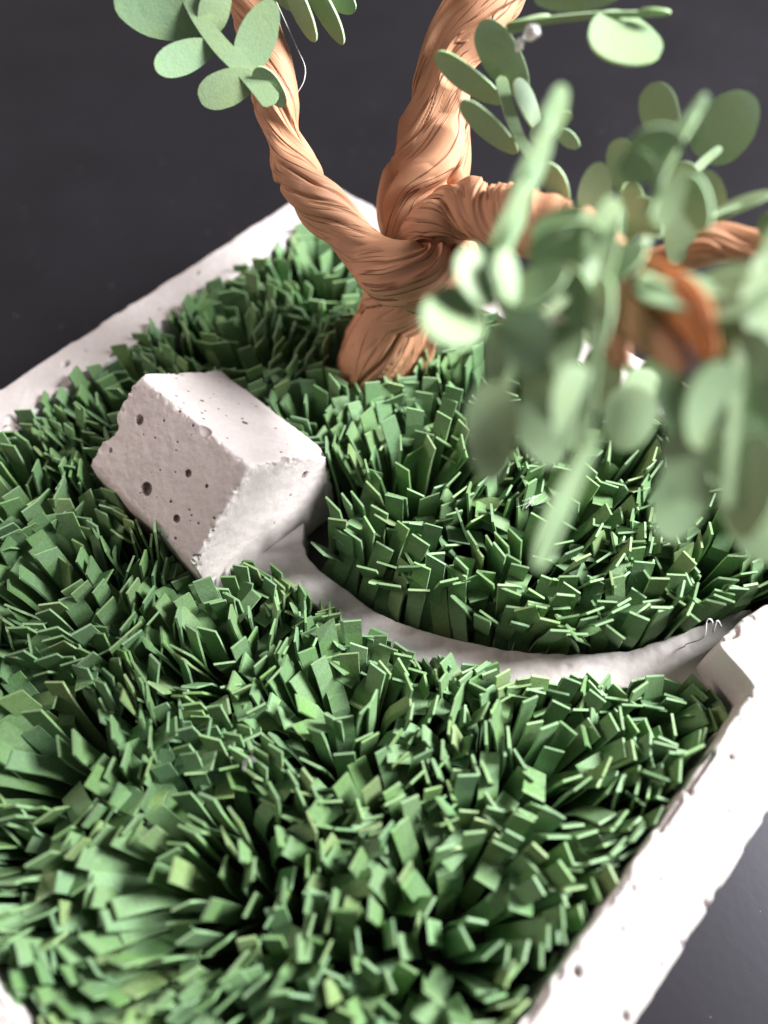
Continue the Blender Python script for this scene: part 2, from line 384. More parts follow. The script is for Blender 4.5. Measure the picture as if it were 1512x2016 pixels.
def path():
    T = np.gradient(pc[:, :2], axis=0); T /= np.linalg.norm(T, axis=1, keepdims=True); Nn = np.column_stack([-T[:, 1], T[:, 0]])
    prof = []
    for q in np.linspace(0, 1, 10)[:-1]: prof.append((1, (ZF - ZP) * (1 - q) - .02 * q, 0))
    for a in np.linspace(0, 1, 5)[:-1]: prof.append((1 - .0, -.02 + .02 * math.sin(a * math.pi / 2), -.02 + .02 * math.cos(a * math.pi / 2)))
    for q in np.linspace(1, -1, 24): prof.append((q, 0, -.02 * q))
    for a in np.linspace(1, 0, 5)[1:]: prof.append((-1, -.02 + .02 * math.sin(a * math.pi / 2), .02 - .02 * math.cos(a * math.pi / 2)))
    for q in np.linspace(1, 0, 10)[1:]: prof.append((-1, (ZF - ZP) * (1 - q) - .02 * q, 0))
    V = []
    for s, z, o in prof:
        off = pc[:, 2] * s + o
        P = np.column_stack([pc[:, :2] + Nn * off[:, None], np.full(len(pc), ZP + z)])
        nz = fbm(P * 6, 3) * .010 + np.clip(fbm(P * 5 + 4, 3) - .5, 0, 1) * -.03
        P[:, 2] += nz * (1 if abs(z) < .02 else 0); P[:, :2] += Nn * (nz * np.sign(s) * (abs(s) > .95))[:, None]
        V.append(P)
    V = np.stack(V); K, m = V.shape[:2]; idx = np.arange(K * m).reshape(K, m)
    F = np.stack([idx[:-1, :-1], idx[:-1, 1:], idx[1:, 1:], idx[1:, :-1]], -1).reshape(-1, 4)
    return link('curved_path', V.reshape(-1, 3), F[:, ::-1], M_path)
tag(path(), 'narrow curved grey concrete path running from the house gable to the right rim', 'path')

# ------------------------------------------------------------ paper grass
def blade_mesh(name, bend, kink, wav, slant, tap):
    W, L, TH = .108, 1.0, .0125; n = 7
    V = []; F = []; mi = []
    for k in range(n):
        s = k / (n - 1); y = bend * s * s + (max(0, s - .62) * kink) + wav * math.sin(s * 5) * .03
        z = s * L * (1 - .25 * abs(bend)) - max(0, s - .62) * abs(kink) * .35
        wq = W * (1 - tap * (1 - s)); dz = slant if k == n - 1 else 0
        for sx, sy in ((-1, -1), (1, -1), (1, 1), (-1, 1)):
            V.append((sx * wq, y + sy * TH, z + dz * sx))
    for k in range(n - 1):
        a = k * 4; b = a + 4
        for j in range(4):
            F.append((a + j, a + (j + 1) % 4, b + (j + 1) % 4, b + j)); mi.append(0 if j in (0, 2) else 1)
    F.append(tuple(4 * (n - 1) + j for j in range(4))); mi.append(1)
    F.append((3, 2, 1, 0)); mi.append(1)
    me = bpy.data.meshes.new(name); me.from_pydata(V, [], F); me.materials.append(M_blade); me.materials.append(M_bladeE)
    me.polygons.foreach_set('material_index', mi); me.update(); return me
BM = []
for k in range(22):
    kink = rnd.choice([0, 0, 0, 0, 0, .35, 0, -.4, 0, .8, 0, 0, 1.2])
    BM.append(blade_mesh('paper_blade', rnd.uniform(-.02, .22), kink, rnd.uniform(-1, 1), rnd.choice([0, 0, 0, .02, -.03, .05]), rnd.uniform(0, .12)))
LIM = 5 - RW - .04
HX0, HX1, HY0, HY1 = -2.95, -.84, -1.07, 1.11
TR = at(742, 765, 10.85)
def dpath(x, y):
    d = np.hypot(pc[:, 0] - x, pc[:, 1] - y); i = d.argmin(); return d[i] - pc[i, 2]
def blocked(x, y, z):
    if z < 0.02 and (max(abs(x), y) > LIM or -y > LIM + .34): return True
    if HX0 < x < HX1 and HY0 < y < HY1 and z < .14: return True
    if HX0 < x < HX1 and HY0 + .3 < y < HY1 - .3 and z < .6: return True
    if z < ZP + .06 and dpath(x, y) < .03: return True
    if math.hypot(x - TR.x, y - TR.y) < .66: return True
    if -.86 < x < -.30 and .15 < y < 1.25: return True
    if x > 3.35 and z < .02 and 1.9 < y < 4 and x > 3.80 + .25 * (y - 2.12) / .6: return True
    return False
ntuft = 0; nblade = 0
def tuft(cx, cy, label, R=1.1, h=1.2, lean=28, seed=0, tx=0, ty=0, pitch=.128):
    """a rolled strip of fringed card: blades stand along a loose spiral and fan outward"""
    global ntuft, nblade
    q = random.Random(seed); items = []
    r = .07; a = q.uniform(0, 6.28); turn = 0; so = q.uniform(0, 90)
    tilt = Euler((math.radians(-ty), math.radians(tx), 0)).to_matrix()
    R0 = R / 1.4
    wfac = q.uniform(.95, 1.12) if cx < 2.4 else q.uniform(.85, 1.05)
    ex = q.uniform(.85, 1.15); ea = q.uniform(0, 3.14)
    while r < R:
        jr = r + q.uniform(-.007, .007); ca, sa = math.cos(a), math.sin(a)
        ux, uy = ca * ex, sa / ex; x = cx + jr * (ux * math.cos(ea) - uy * math.sin(ea)); y = cy + jr * (ux * math.sin(ea) + uy * math.cos(ea))
        az0 = math.atan2(y - cy, x - cx)
        da = .216 / max(r, .12); a += da * (q.uniform(.985, 1.03) + (.9 if q.random() < .015 else 0)); r += pitch * da / 6.283; turn += da
        n1 = math.sin(turn * .9 + so) * .5 + math.sin(turn * 2.3 + so * 2) * .35; n2 = math.sin(turn * 1.7 + so * 3)
        own = math.hypot(x - cx, y - cy) / R0
        if any(math.hypot(x - t_[0], y - t_[1]) / t_[2] < own - .02 for t_ in TUFTS if (t_[0], t_[1]) != (cx, cy)): continue
        if blocked(x, y, ZF + .02) or blocked(x, y, ZF + .3): continue
        L = h * (1 + .07 * n2) * q.uniform(.95, 1.04) * (1.0 - .08 * (jr / R))
        dp = dpath(x, y)
        if y < 0.3 + .42 * x - .1 and x > -1.2: L *= min(1, .66 + .34 * max(0, dp - .02) / 1.0)
        if q.random() < .03: L *= q.uniform(1.05, 1.18)
        ok = False
        for att in range(8):
            ln = math.radians((1 + lean * min(1.15, jr / R * 1.25) ** .9 + 7 * n1) * (1 - att * .22) + q.gauss(0, 1.5) + (q.choice([-1, 1]) * q.uniform(8, 26) if q.random() < .07 else 0))
            az = az0 + q.gauss(0, .035) + .12 * n2; me = q.choice(BM)
            Mx = tilt @ Euler((0, 0, az - math.pi / 2)).to_matrix() @ Euler((-ln, 0, 0)).to_matrix() @ Euler((0, 0, q.gauss(0, .06))).to_matrix()
            if att > 4: Mx = Euler((0, 0, az - math.pi / 2)).to_matrix() @ Euler((-ln, 0, 0)).to_matrix()
            tip = me.vertices[4 * 6].co; bad = False
            for s in (.25, .5, .75, 1):
                p = Mx @ (Vector((0, tip.y * s * s * 1.0, tip.z * s)) * L) + Vector((x, y, ZF))
                if blocked(p.x, p.y, p.z) or (dpath(p.x, p.y) < -.03 and p.z < .5): bad = True; break
            if not bad: ok = True; break
        if not ok: continue
        items.append((x, y, me, Mx, L, q.uniform(.86, 1.06) * wfac))
    if len(items) < 4: print('skip', label); return
    root = empty('paper_grass_tuft', (cx, cy, ZF)); ntuft += 1
    tag(root, label, 'paper grass', 'tufts of cut green paper grass filling the tray')
    for x, y, me, Mx, L, wd in items:
        b = bpy.data.objects.new('paper_blade', me); C.objects.link(b); b.parent = root; nblade += 1
        b.location = (x - cx, y - cy, 0.004); b.rotation_euler = Mx.to_euler(); b.scale = (wd, 1, L)
def strip(label, side, t0, t1, offs, h, lean, seed, gap=.0):
    """fringed card strips laid along one side of the path"""
    global ntuft, nblade
    q = random.Random(seed); items = []
    for ro, off in enumerate(offs):
        d = q.uniform(0, .2); last = None
        for t in np.linspace(t0, t1, 900):
            c = crom([(*a, b) for a, b in zip(PC, PWD)], np.array([t])); c2 = crom([(*a, b) for a, b in zip(PC, PWD)], np.array([t + .01]))
            tx, ty = (c2 - c)[0, :2]; L_ = math.hypot(tx, ty); nx, ny = -ty / L_, tx / L_
            x = c[0, 0] + side * nx * (c[0, 2] + off); y = c[0, 1] + side * ny * (c[0, 2] + off)
            if last is not None and math.hypot(x - last[0], y - last[1]) < .225 + q.uniform(-.01, .03) + (q.uniform(.1, .4) if q.random() < gap else 0): continue
            last = (x, y)
            if blocked(x, y, ZF + .02): continue
            L = h * q.uniform(.84, 1.1) * (1 + .06 * ro); me = q.choice(BM)
            for att in range(6):
                ln = math.radians(lean * (1 - .15 * att) + q.gauss(0, 7) + (q.choice([-1, 1]) * q.uniform(10, 30) if q.random() < .12 else 0)); az = math.atan2(side * ny, side * nx) + q.gauss(0, .22)
                Mx = Euler((0, 0, az - math.pi / 2)).to_matrix() @ Euler((-ln, q.gauss(0, .10), 0)).to_matrix() @ Euler((0, 0, q.gauss(0, .15))).to_matrix()
                bad = False
                for f_ in (.4, .7, 1):
                    p = Mx @ Vector((0, 0, L * f_)) + Vector((x, y, ZF))
                    if blocked(p.x, p.y, p.z) or dpath(p.x, p.y) < -.12: bad = True; break
                if not bad: items.append((x, y, me, Mx, L, q.uniform(.9, 1.12))); break
    cx = sum(i[0] for i in items) / len(items); cy = sum(i[1] for i in items) / len(items)
    root = empty('paper_grass_strip', (cx, cy, ZF)); ntuft += 1
    tag(root, label, 'paper grass', 'fringed green paper strips edging the path')
    for x, y, me, Mx, L, wd in items:
        b = bpy.data.objects.new('paper_blade', me); C.objects.link(b); b.parent = root; nblade += 1
        b.location = (x - cx, y - cy, 0.004); b.rotation_euler = Mx.to_euler(); b.scale = (wd, 1, L)
strip('long green paper fringe beside the path, nearest the house gable, on the trunk side', 1, 1.3, 5.4, (.08, .30), 1.34, 10, 5, .012)
strip('long green paper fringe beside the path, nearest the right rim, on the trunk side', 1, 5.6, 10.4, (.08, .28), 1.28, 10, 6, .012)
strip('short green paper fringe hugging the lower edge of the path', -1, 1.6, 10.0, (.09, .26), .78, 2, 7, .02)
TUFTS = [  # x, y, radius, height, lean, tiltx, tilty, label
    (-3.55, 3.65, 1.05, 1.3, 16, 0, 3, 'tall green paper tuft filling the far corner of the tray'),
    (-3.65, 1.8, 1.05, 1.36, 14, -5, 0, 'green paper tuft on the far left rim, between trunk foot and far corner'),
    (-3.62, -0.1, 0.95, 1.36, 13, -5, 0, 'green paper tuft squeezed between the far left rim and the house back'),
    (-3.6, -1.95, 1.08, 1.36, 14, -11, 2, 'green paper tuft on the far left rim beyond the shaded house wall'),
    (-3.65, -3.9, 1.1, 1.34, 16, -11, -3, 'green paper tuft filling the left corner of the tray'),
    (-1.75, 1.62, 0.72, 1.2, 14, 0, 0, 'small green paper tuft between the bright roof slope and the trunk foot'),
    (-2.1, 3.95, 0.8, 1.28, 14, 0, 3, 'green paper tuft behind the trunk foot against the back right rim'),
    (-1.95, -2.1, 1.1, 1.28, 14, -13, 2, 'green paper tuft along the shaded side wall of the house'),
    (-1.95, -3.95, 1, 1.3, 14, -13, -5, 'green paper tuft on the front left rim near the left corner'),
    (-0.15, 3.55, 1.1, 1.3, 19, 2, 2, 'green paper tuft right of the trunk on the back right rim'),
    (-0.1, 1.75, 0.98, 1.4, 17, 0, 5, 'long bladed green paper tuft right of the gable inside the curve of the path'),
    (1.65, 3.55, 1.05, 1.28, 19, 0, 2, 'green paper tuft under the hanging leaves on the back right rim'),
    (1.55, 2.15, 0.95, 1.36, 17, 2, 5, 'long bladed green paper tuft in the middle of the curve of the path'),
    (3.25, 3.45, 1.1, 1.28, 16, 3, -3, 'green paper tuft in the right corner of the tray beyond the path end'),
    (2.95, 2.25, 0.5, 1.3, 17, 0, 0, 'small green paper tuft behind the narrow end of the path'),
    (-0.2, -1.35, 1.1, 1.12, 17, -14, 5, 'green paper tuft below the gable on the near side of the path'),
    (-0.25, -3.35, 1.2, 1.28, 19, -16, -5, 'green paper tuft on the front left rim below the house'),
    (1.45, -1.05, 1.08, 1.1, 19, -10, 10, 'green paper tuft on the near side of the first bend of the path'),
    (1.62, -3, 1.2, 1.26, 22, -14, -6, 'broad bladed green paper tuft on the lower left of the front lawn'),
    (3.15, -0.05, 1.15, 1.18, 16, 2, 14, 'green paper tuft between the path end and the near right rim'),
    (3.85, 1.15, 0.72, 1.22, 14, 6, 3, 'small green paper tuft in the notch under the path end at the right rim'),
    (3.55, -1.75, 1.15, 1.28, 22, 5, 8, 'green paper tuft at the middle of the near right rim'),
    (3.5, -3.7, 1.2, 1.28, 24, 2, -6, 'green paper tuft in the near corner of the tray'),
]
for k, (x, y, R, h, ln, tx, ty, lab) in enumerate(TUFTS): tuft(x, y, lab, R * 1.4, h, ln - (3 if 'curve of the path' in lab else 0), 100 + k, tx, ty, .150 if 'curve of the path' in lab else .138 if 'right of the trunk' in lab else .122)
print('tufts', ntuft, 'blades', nblade)

# ------------------------------------------------------------ tree of twisted brown paper
tree = empty('paper_tree', TR)
tag(tree, 'twisted brown paper tree with three branches and sage green card leaves', 'model tree')
def tube(name, pts, mat, twist=5.0, amp=.14, fold=1.0, nth=150, dens=60, seed=0, cap=True, flat=1.0, parent=None):
    W = np.array([[*at(x, y, D), r * D / FPX] for x, y, D, r in pts])
    n = int(dens * (len(pts) - 1)); q = crom(W, np.linspace(0, len(W) - 1 - 1e-6, n))
    Cn = q[:, :3]; Rr = q[:, 3]
    T = np.gradient(Cn, axis=0); T /= np.linalg.norm(T, axis=1, keepdims=True)
    up = Vector((.3, .2, 1)); N0 = np.cross(T[0], up); N0 /= np.linalg.norm(N0); Ns = [N0]
    for k in range(1, n):
        v = Ns[-1] - T[k] * np.dot(Ns[-1], T[k]); Ns.append(v / np.linalg.norm(v))
    Ns = np.array(Ns); B = np.cross(T, Ns)
    s = np.concatenate([[0], np.cumsum(np.linalg.norm(np.diff(Cn, axis=0), axis=1))])
    th = np.linspace(0, 2 * math.pi, nth, endpoint=False)
    S2, TH = np.meshgrid(s, th, indexing='ij'); wob = .5 * vn(np.column_stack([S2.ravel() * .9 + seed, np.zeros(S2.size), np.zeros(S2.size)])).reshape(S2.shape)
    t0_, t1_, sw = twist if isinstance(twist, tuple) else (twist, twist, 0)
    TWS = t0_ * np.minimum(S2, sw) + t1_ * np.maximum(S2 - sw, 0)
    ph = TH - TWS - wob
    cs, sn = np.cos(ph), np.sin(ph)
    def nz(rho, al, off, o=1): return fbm(np.column_stack([(cs * rho).ravel(), (sn * rho).ravel(), (S2 * al).ravel() + off + seed * 3.1]), o).reshape(S2.shape)
    # big wrapped lobes, overlapped pleats (saw-tooth), fine sharp creases
    lobe = nz(1.0, .55, 0, 1)
    warp = nz(1.2, .7, 40, 1) * 1.3
    saw = ((ph * 2 / (2 * math.pi) * 1.0 + warp) % 1.0); saw = saw - sstep(.62, 1.0, saw)          # slow rise, sudden drop = paper edge
    rid = 1 - np.abs(nz(1.35, .36, 80, 1)); rid = np.clip((rid - .90) / .10, 0, 1) ** 1.5
    rid2 = 1 - np.abs(nz(3.8, .6, 120, 1)); rid2 = np.clip((rid2 - .93) / .07, 0, 1) ** 1.5 * sstep(.1, .45, nz(1.0, .6, 200, 1))
    rad = 1 + amp * lobe * 1.25 + amp * 1.0 * fold * (saw - .4) - amp * 1.05 * fold * rid - amp * .14 * fold * rid2
    rr = Rr[:, None] * rad
    P = Cn[:, None, :] + Ns[:, None, :] * (rr * np.cos(TH))[..., None] * flat + B[:, None, :] * (rr * np.sin(TH))[..., None]
    V = P.reshape(-1, 3); idx = np.arange(n * nth).reshape(n, nth)
    a = idx[:-1]; b = idx[1:]
    F = np.stack([a, b, np.roll(b, -1, 1), np.roll(a, -1, 1)], -1).reshape(-1, 4).tolist()
    F.append(idx[0][::1].tolist()); F.append(idx[-1][::-1].tolist())
    o = link(name, V, F, mat, parent)
    me = o.data; uvl = me.uv_layers.new(name='UVMap')
    li = np.empty(len(me.loops), np.int32); me.loops.foreach_get('vertex_index', li)
    uu = ((TH - TWS) / (2 * math.pi)).ravel()[li]; vv = S2.ravel()[li]
    # keep the seam continuous inside a face
    nl = (n - 1) * nth * 4; u4 = uu[:nl].reshape(-1, 4); jc = (np.arange((n - 1) * nth) % nth) == nth - 1
    u4[jc, 2] += 1; u4[jc, 3] += 1
    uvl.data.foreach_set('uv', np.column_stack([uu, vv]).astype(np.float32).ravel())
    return o
trunk = tube('trunk', [(722, 850, 11.5, 76), (735, 770, 10.9, 78), (760, 690, 10.3, 84), (798, 610, 9.75, 82), (822, 545, 9.35, 78), (822, 480, 9.1, 70), (815, 410, 8.95, 68), (850, 330, 8.8, 82),
                       (868, 250, 8.65, 72), (878, 180, 8.55, 58), (893, 110, 8.45, 60), (935, 40, 8.35, 80), (965, -40, 8.25, 92), (985, -140, 8.15, 90)], M_kraft, twist=(.10, 1.25, 2.4), amp=.24, seed=1, parent=tree, nth=200, dens=44)
lb = tube('branch', [(452, -150, 8.1, 36), (470, -60, 8.15, 40), (497, 30, 8.2, 44), (525, 120, 8.25, 44), (545, 200, 8.3, 47), (560, 262, 8.35, 34), (590, 335, 8.4, 50), (622, 395, 8.45, 52), (672, 448, 8.5, 44), (722, 500, 8.5, 47),
                     (772, 535, 8.38, 62), (832, 548, 8.38, 64), (882, 528, 8.55, 52), (905, 495, 8.95, 36), (880, 470, 9.2, 25)], M_kraft, twist=-2.4, amp=.17, seed=5, parent=tree, dens=46)
fb = tube('branch', [(800, 520, 9.1, 30), (822, 490, 8.75, 42), (862, 440, 8.45, 60), (915, 410, 8.2, 52), (975, 425, 7.8, 58), (1050, 440, 7.2, 62), (1125, 470, 6.6, 62), (1190, 510, 6.0, 60), (1235, 545, 5.7, 52)], M_kraft,
          twist=3.0, amp=.16, seed=9, parent=tree)
fl1 = tube('paper_end', [(1180, 530, 5.7, 38), (1225, 600, 5.1, 42), (1290, 660, 4.8, 38), (1350, 725, 4.6, 18)], M_kraft, twist=1, amp=.2, seed=12, parent=fb, nth=60, dens=20, flat=.6)
fl2 = tube('paper_end', [(1225, 520, 5.5, 34), (1290, 565, 4.9, 44), (1355, 620, 4.6, 42), (1398, 705, 4.5, 18)], M_kraft2, twist=1, amp=.2, seed=13, parent=fb, nth=60, dens=20, flat=.5)
fl3 = tube('paper_end', [(1170, 560, 5.8, 40), (1200, 640, 5.5, 44), (1225, 720, 5.4, 22)], M_kraft, twist=1, amp=.2, seed=14, parent=fb, nth=60, dens=20, flat=.6)
tw = tube('branch', [(1250, 520, 6.9, 24), (1340, 500, 6.8, 30), (1400, 478, 6.7, 38), (1470, 485, 6.6, 34), (1580, 500, 6.5, 32)], M_kraft, twist=2, amp=.14, seed=21, parent=tree, nth=90, dens=30)

# ------------------------------------------------------------ leaf sprigs
def leaf_mesh(Lw, Ww, curl, seedv, point=.3):
    n = 30; TH = .022; V = []; q = random.Random(seedv)
    rings = (0.0, .45, .8, 1.0); ps = []
    jag = [1 + q.uniform(-.012, .012) for _ in range(n)]
    def z(x, y): return curl * ((x / Lw * 2) ** 2) * .12 * Lw + .06 * Ww * (y / Ww * 2) ** 2 * curl
    outl = []
    for k in range(n):
        a = 2 * math.pi * k / n; c, s = math.cos(a), math.sin(a)
        x = c * Lw / 2; y = (abs(s) ** .92) * math.copysign(1, s) * Ww / 2 * (1 - .16 * c)
        outl.append((x * jag[k], y * jag[k]))
    for side in (1, -1):
        V.append((0, 0, side * TH / 2 + z(0, 0)))
        for r in rings[1:]:
            for k in range(n): x, y = outl[k]; V.append((x * r, y * r, side * TH / 2 + z(x * r, y * r)))
    F = []; mi = []; m = 1 + 3 * n
    for sd_ in (0, 1):
        b = sd_ * m
        for k in range(n):
            k2 = (k + 1) % n
            f = [(b, b + 1 + k, b + 1 + k2)]
            for r in range(2): f.append((b + 1 + r * n + k, b + 1 + (r + 1) * n + k, b + 1 + (r + 1) * n + k2, b + 1 + r * n + k2))
            for g in f: F.append(g if sd_ == 0 else g[::-1]); mi.append(0)
    for k in range(n):
        k2 = (k + 1) % n; F.append((1 + 2 * n + k, m + 1 + 2 * n + k, m + 1 + 2 * n + k2, 1 + 2 * n + k2)); mi.append(1)
    return V, F, mi
lseed = 0; LW = Vector((18.5, 26, 21)).normalized()
def leaf(parent, x, y, D, ln, wd, ang, tilt=0, pitch=0, curl=.5):
    """leaf seen at x, y with apparent length and width in pixels; tilt rolls it about its long axis, pitch tips the long axis away"""
    global lseed; lseed += 1
    c0 = at(x, y, D); a = math.radians(ang); v = (CP - c0).normalized()
    ax = (at(x + math.cos(a), y + math.sin(a), D) - at(x - math.cos(a), y - math.sin(a), D)); ax = (ax - v * ax.dot(v)).normalized(); ay = v.cross(ax)
    if isinstance(tilt, tuple):                       # turned towards the window
        tilt = tilt[0] * (1 if ay.dot(LW) < 0 else -1)
    ti, pi_ = math.radians(tilt), math.radians(pitch)
    ax1 = ax * math.cos(pi_) - v * math.sin(pi_); n2 = v * math.cos(pi_) + ax * math.sin(pi_)
    n3 = n2 * math.cos(ti) - ay * math.sin(ti)
    def hit(dx, dy):
        d = (at(x + dx, y + dy, D) - CP).normalized(); den = d.dot(n3)
        return CP + d * ((c0 - CP).dot(n3) / den) if abs(den) > .12 else c0 + (at(x + dx, y + dy, D) - c0) * 2
    A = hit(math.cos(a) * ln / 2, math.sin(a) * ln / 2) - hit(-math.cos(a) * ln / 2, -math.sin(a) * ln / 2)
    B = hit(-math.sin(a) * wd / 2, math.cos(a) * wd / 2) - hit(math.sin(a) * wd / 2, -math.cos(a) * wd / 2)
    ax2 = (A - n3 * A.dot(n3)).normalized(); ay2 = n3.cross(ax2).normalized(); La = min(A.length, 2.2 * ln * D / FPX); Wb = min(abs(B.dot(ay2)), 2.6 * wd * D / FPX)
    V, F, mi = leaf_mesh(La, Wb, curl * rnd.uniform(.2, .7) * rnd.choice([-1, 1]), lseed)
    o = link('leaf', V, F, [M_leaf, M_leafE], None, False, mi)
    R = Matrix((ax2, ay2, n3)).transposed(); o.matrix_basis = Matrix.Translation(c0) @ R.to_4x4()
    adopt(o, parent); return o
def sprig(pts, wpx, leaves, tilt=0):
    """stem as a flat card strip through pts (x, y, D), then leaves"""
    P = np.array([[*at(*p)] for p in pts]); n = 10 * (len(pts) - 1) + 1; Cn = crom(P, np.linspace(0, len(P) - 1 - 1e-6, n))
    T = np.gradient(Cn, axis=0); T /= np.linalg.norm(T, axis=1, keepdims=True)
    view = np.array(CM @ Vector((0, 0, 1))); side = np.cross(view, T); side /= np.linalg.norm(side, axis=1, keepdims=True); nn = np.cross(T, side)
    ti = math.radians(tilt); s2 = side * math.cos(ti) + nn * math.sin(ti); n2 = nn * math.cos(ti) - side * math.sin(ti)
    wv = wpx * np.mean([p[2] for p in pts]) / FPX / 2; TH = .009; V = []
    for k in range(n):
        u_ = k / (n - 1); e = wv * (1 - .35 * u_) * min(1, .15 + math.sqrt(max(0, min(u_, 1 - u_)) * 14))
        for a, b in ((-1, -1), (1, -1), (1, 1), (-1, 1)): V.append(tuple(Cn[k] + s2[k] * a * e + n2[k] * b * TH))
    F = []; mi = []
    for k in range(n - 1):
        for j in range(4): F.append((4 * k + j, 4 * k + 4 + j, 4 * k + 4 + (j + 1) % 4, 4 * k + (j + 1) % 4)); mi.append(0 if j in (0, 2) else 1)
    F.append((0, 1, 2, 3)); F.append(tuple(4 * (n - 1) + j for j in (3, 2, 1, 0))); mi += [1, 1]
    o = link('leaf_sprig', V, F, [M_leaf, M_leafE], tree, False, mi)
    for L in leaves: leaf(o, *L)
    return o
# (x, y, depth, length, width, angle, tilt, pitch)
sprig([(540, 205, 7.75), (490, 145, 7.7), (430, 85, 7.65), (380, 10, 7.6), (350, -80, 7.5)], 42, [
    (312, 22, 7.6, 185, 105, 22, 10, 5), (364, 112, 7.66, 125, 68, -22, 0, 10), (450, 172, 7.72, 125, 74, -22, -5, 0), (508, 70, 7.68, 150, 78, -66, 5, 5),
    (532, 172, 7.78, 95, 44, 52, 20, 15), (425, 10, 7.6, 120, 62, -72, 10, 0), (345, -30, 7.6, 110, 60, -80, 0, 0), (262, -30, 7.5, 130, 70, 30, 0, 0)])
sprig([(560, -60, 7.9), (600, -40, 7.9), (690, -60, 7.9)], 20, [(594, 25, 7.9, 130, 34, 66, 50, 0), (641, 22, 7.95, 150, 36, 60, 52, 0), (672, 0, 8.0, 70, 46, 40, 35, 0), (560, -10, 7.9, 80, 40, 50, 30, 0)])
sprig([(995, 52, 6.9), (1080, 40, 6.8), (1180, 30, 6.7), (1300, 27, 6.6)], 16, [(1230, 80, 6.6, 150, 98, 22, (62,), 0), (1125, -4, 6.8, 150, 56, 4, 10, 0), (1290, 24, 6.6, 60, 14, 3, 60, 0), (1040, 45, 6.9, 90, 20, -18, 60, 0), (1190, -20, 6.7, 120, 60, -20, 0, 0)], tilt=60)
sprig([(985, 150, 7.3), (1010, 240, 7.2), (1040, 300, 7.1), (1085, 350, 7.0)], 26, [
    (990, 118, 7.25, 170, 78, 58, 8, 0), (922, 158, 7.3, 165, 48, 36, 40, 0), (962, 252, 7.2, 150, 44, 42, 40, 0), (1085, 248, 7.1, 95, 40, -30, 30, 0), (1095, 362, 7.0, 90, 44, 60, 30, 0), (1040, 205, 7.2, 110, 34, 68, -45, 0), (1120, 275, 7.1, 50, 30, 40, 20, 0)])
sprig([(1096, 180, 5.0), (1075, 270, 4.95), (1040, 370, 4.9), (1005, 470, 4.85), (985, 560, 4.8)], 34, [
    (1090, 225, 4.98, 120, 44, -68, (58,), 0), (1050, 330, 4.93, 170, 46, -66, (58,), 0), (1008, 440, 4.88, 170, 46, -68, (58,), 0), (948, 545, 4.85, 130, 84, 65, (50,), 0), (893, 628, 4.85, 130, 112, 40, (60,), 0), (1000, 545, 4.8, 110, 40, 80, -50, 0)], tilt=-60)
sprig([(1290, 470, 6.7), (1330, 400, 6.75), (1375, 330, 6.8), (1420, 290, 6.8)], 24, [
    (1300, 228, 6.85, 130, 78, 72, 5, 0), (1428, 250, 6.8, 165, 118, -48, 5, 0), (1392, 385, 6.75, 100, 78, 60, 0, 0), (1352, 352, 6.8, 70, 60, 40, 10, 0), (1342, 445, 6.6, 160, 66, 100, -15, 0), (1270, 430, 6.7, 90, 60, 60, 15, 0)])
sprig([(1215, 480, 6.9), (1220, 420, 6.9), (1235, 360, 6.9)], 22, [(1224, 328, 6.9, 110, 60, 82, 5, 0), (1172, 372, 6.9, 105, 66, -82, 0, 0), (1240, 420, 6.9, 120, 50, 95, 10, 0)])
sprig([(1385, 190, 5.1), (1340, 270, 5.05), (1300, 350, 5.0), (1275, 430, 5.0)], 22, [(1290, 300, 5.05, 120, 100, -30, 20, 0), (1350, 250, 5.1, 150, 26, -55, 55, 0), (1320, 390, 5.0, 130, 50, -65, 30, 0), (1370, 400, 5.2, 120, 60, 70, 30, 0), (1255, 330, 5.1, 80, 70, 20, 10, 0)], tilt=40)
sprig([(1395, 425, 6.2), (1460, 400, 6.2), (1560, 365, 6.2)], 22, [(1455, 402, 6.2, 140, 26, -22, (60,), 0), (1540, 450, 6.2, 100, 60, 20, 10, 0)], tilt=-60)
sprig([(1260, 540, 4.7), (1350, 570, 4.65), (1440, 580, 4.6), (1560, 540, 4.6)], 30, [(1345, 570, 4.68, 190, 70, 12, (62,), 0), (1455, 565, 4.6, 210, 104, -14, (62,), 0), (1540, 470, 4.7, 110, 60, -60, (50,), 0)], tilt=-50)
sprig([(1215, 400, 4.9), (1200, 500, 4.8), (1175, 600, 4.7), (1165, 740, 4.65), (1140, 900, 4.6), (1060, 1110, 4.55)], 30, [
    (1108, 985, 4.55, 290, 42, -66, (45,), 0), (1128, 800, 4.65, 170, 84, 96, (30,), 0), (1184, 620, 4.7, 150, 40, 95, 40, 0), (1110, 480, 4.9, 150, 80, -20, 25, 0), (1190, 450, 4.85, 130, 60, -70, 40, 0)], tilt=30)
sprig([(1050, 620, 5.0), (1010, 720, 4.95), (985, 800, 4.9), (965, 900, 4.9)], 22, [
    (968, 850, 4.9, 200, 104, 92, 0, 0), (1055, 740, 4.95, 190, 70, 70, 10, 0), (1065, 850, 5.2, 150, 90, 70, -20, 0), (990, 700, 5.0, 150, 80, 100, 5, 0), (1020, 620, 5.3, 120, 60, 60, -10, 0), (1100, 690, 5.4, 110, 70, 100, -20, 0)])
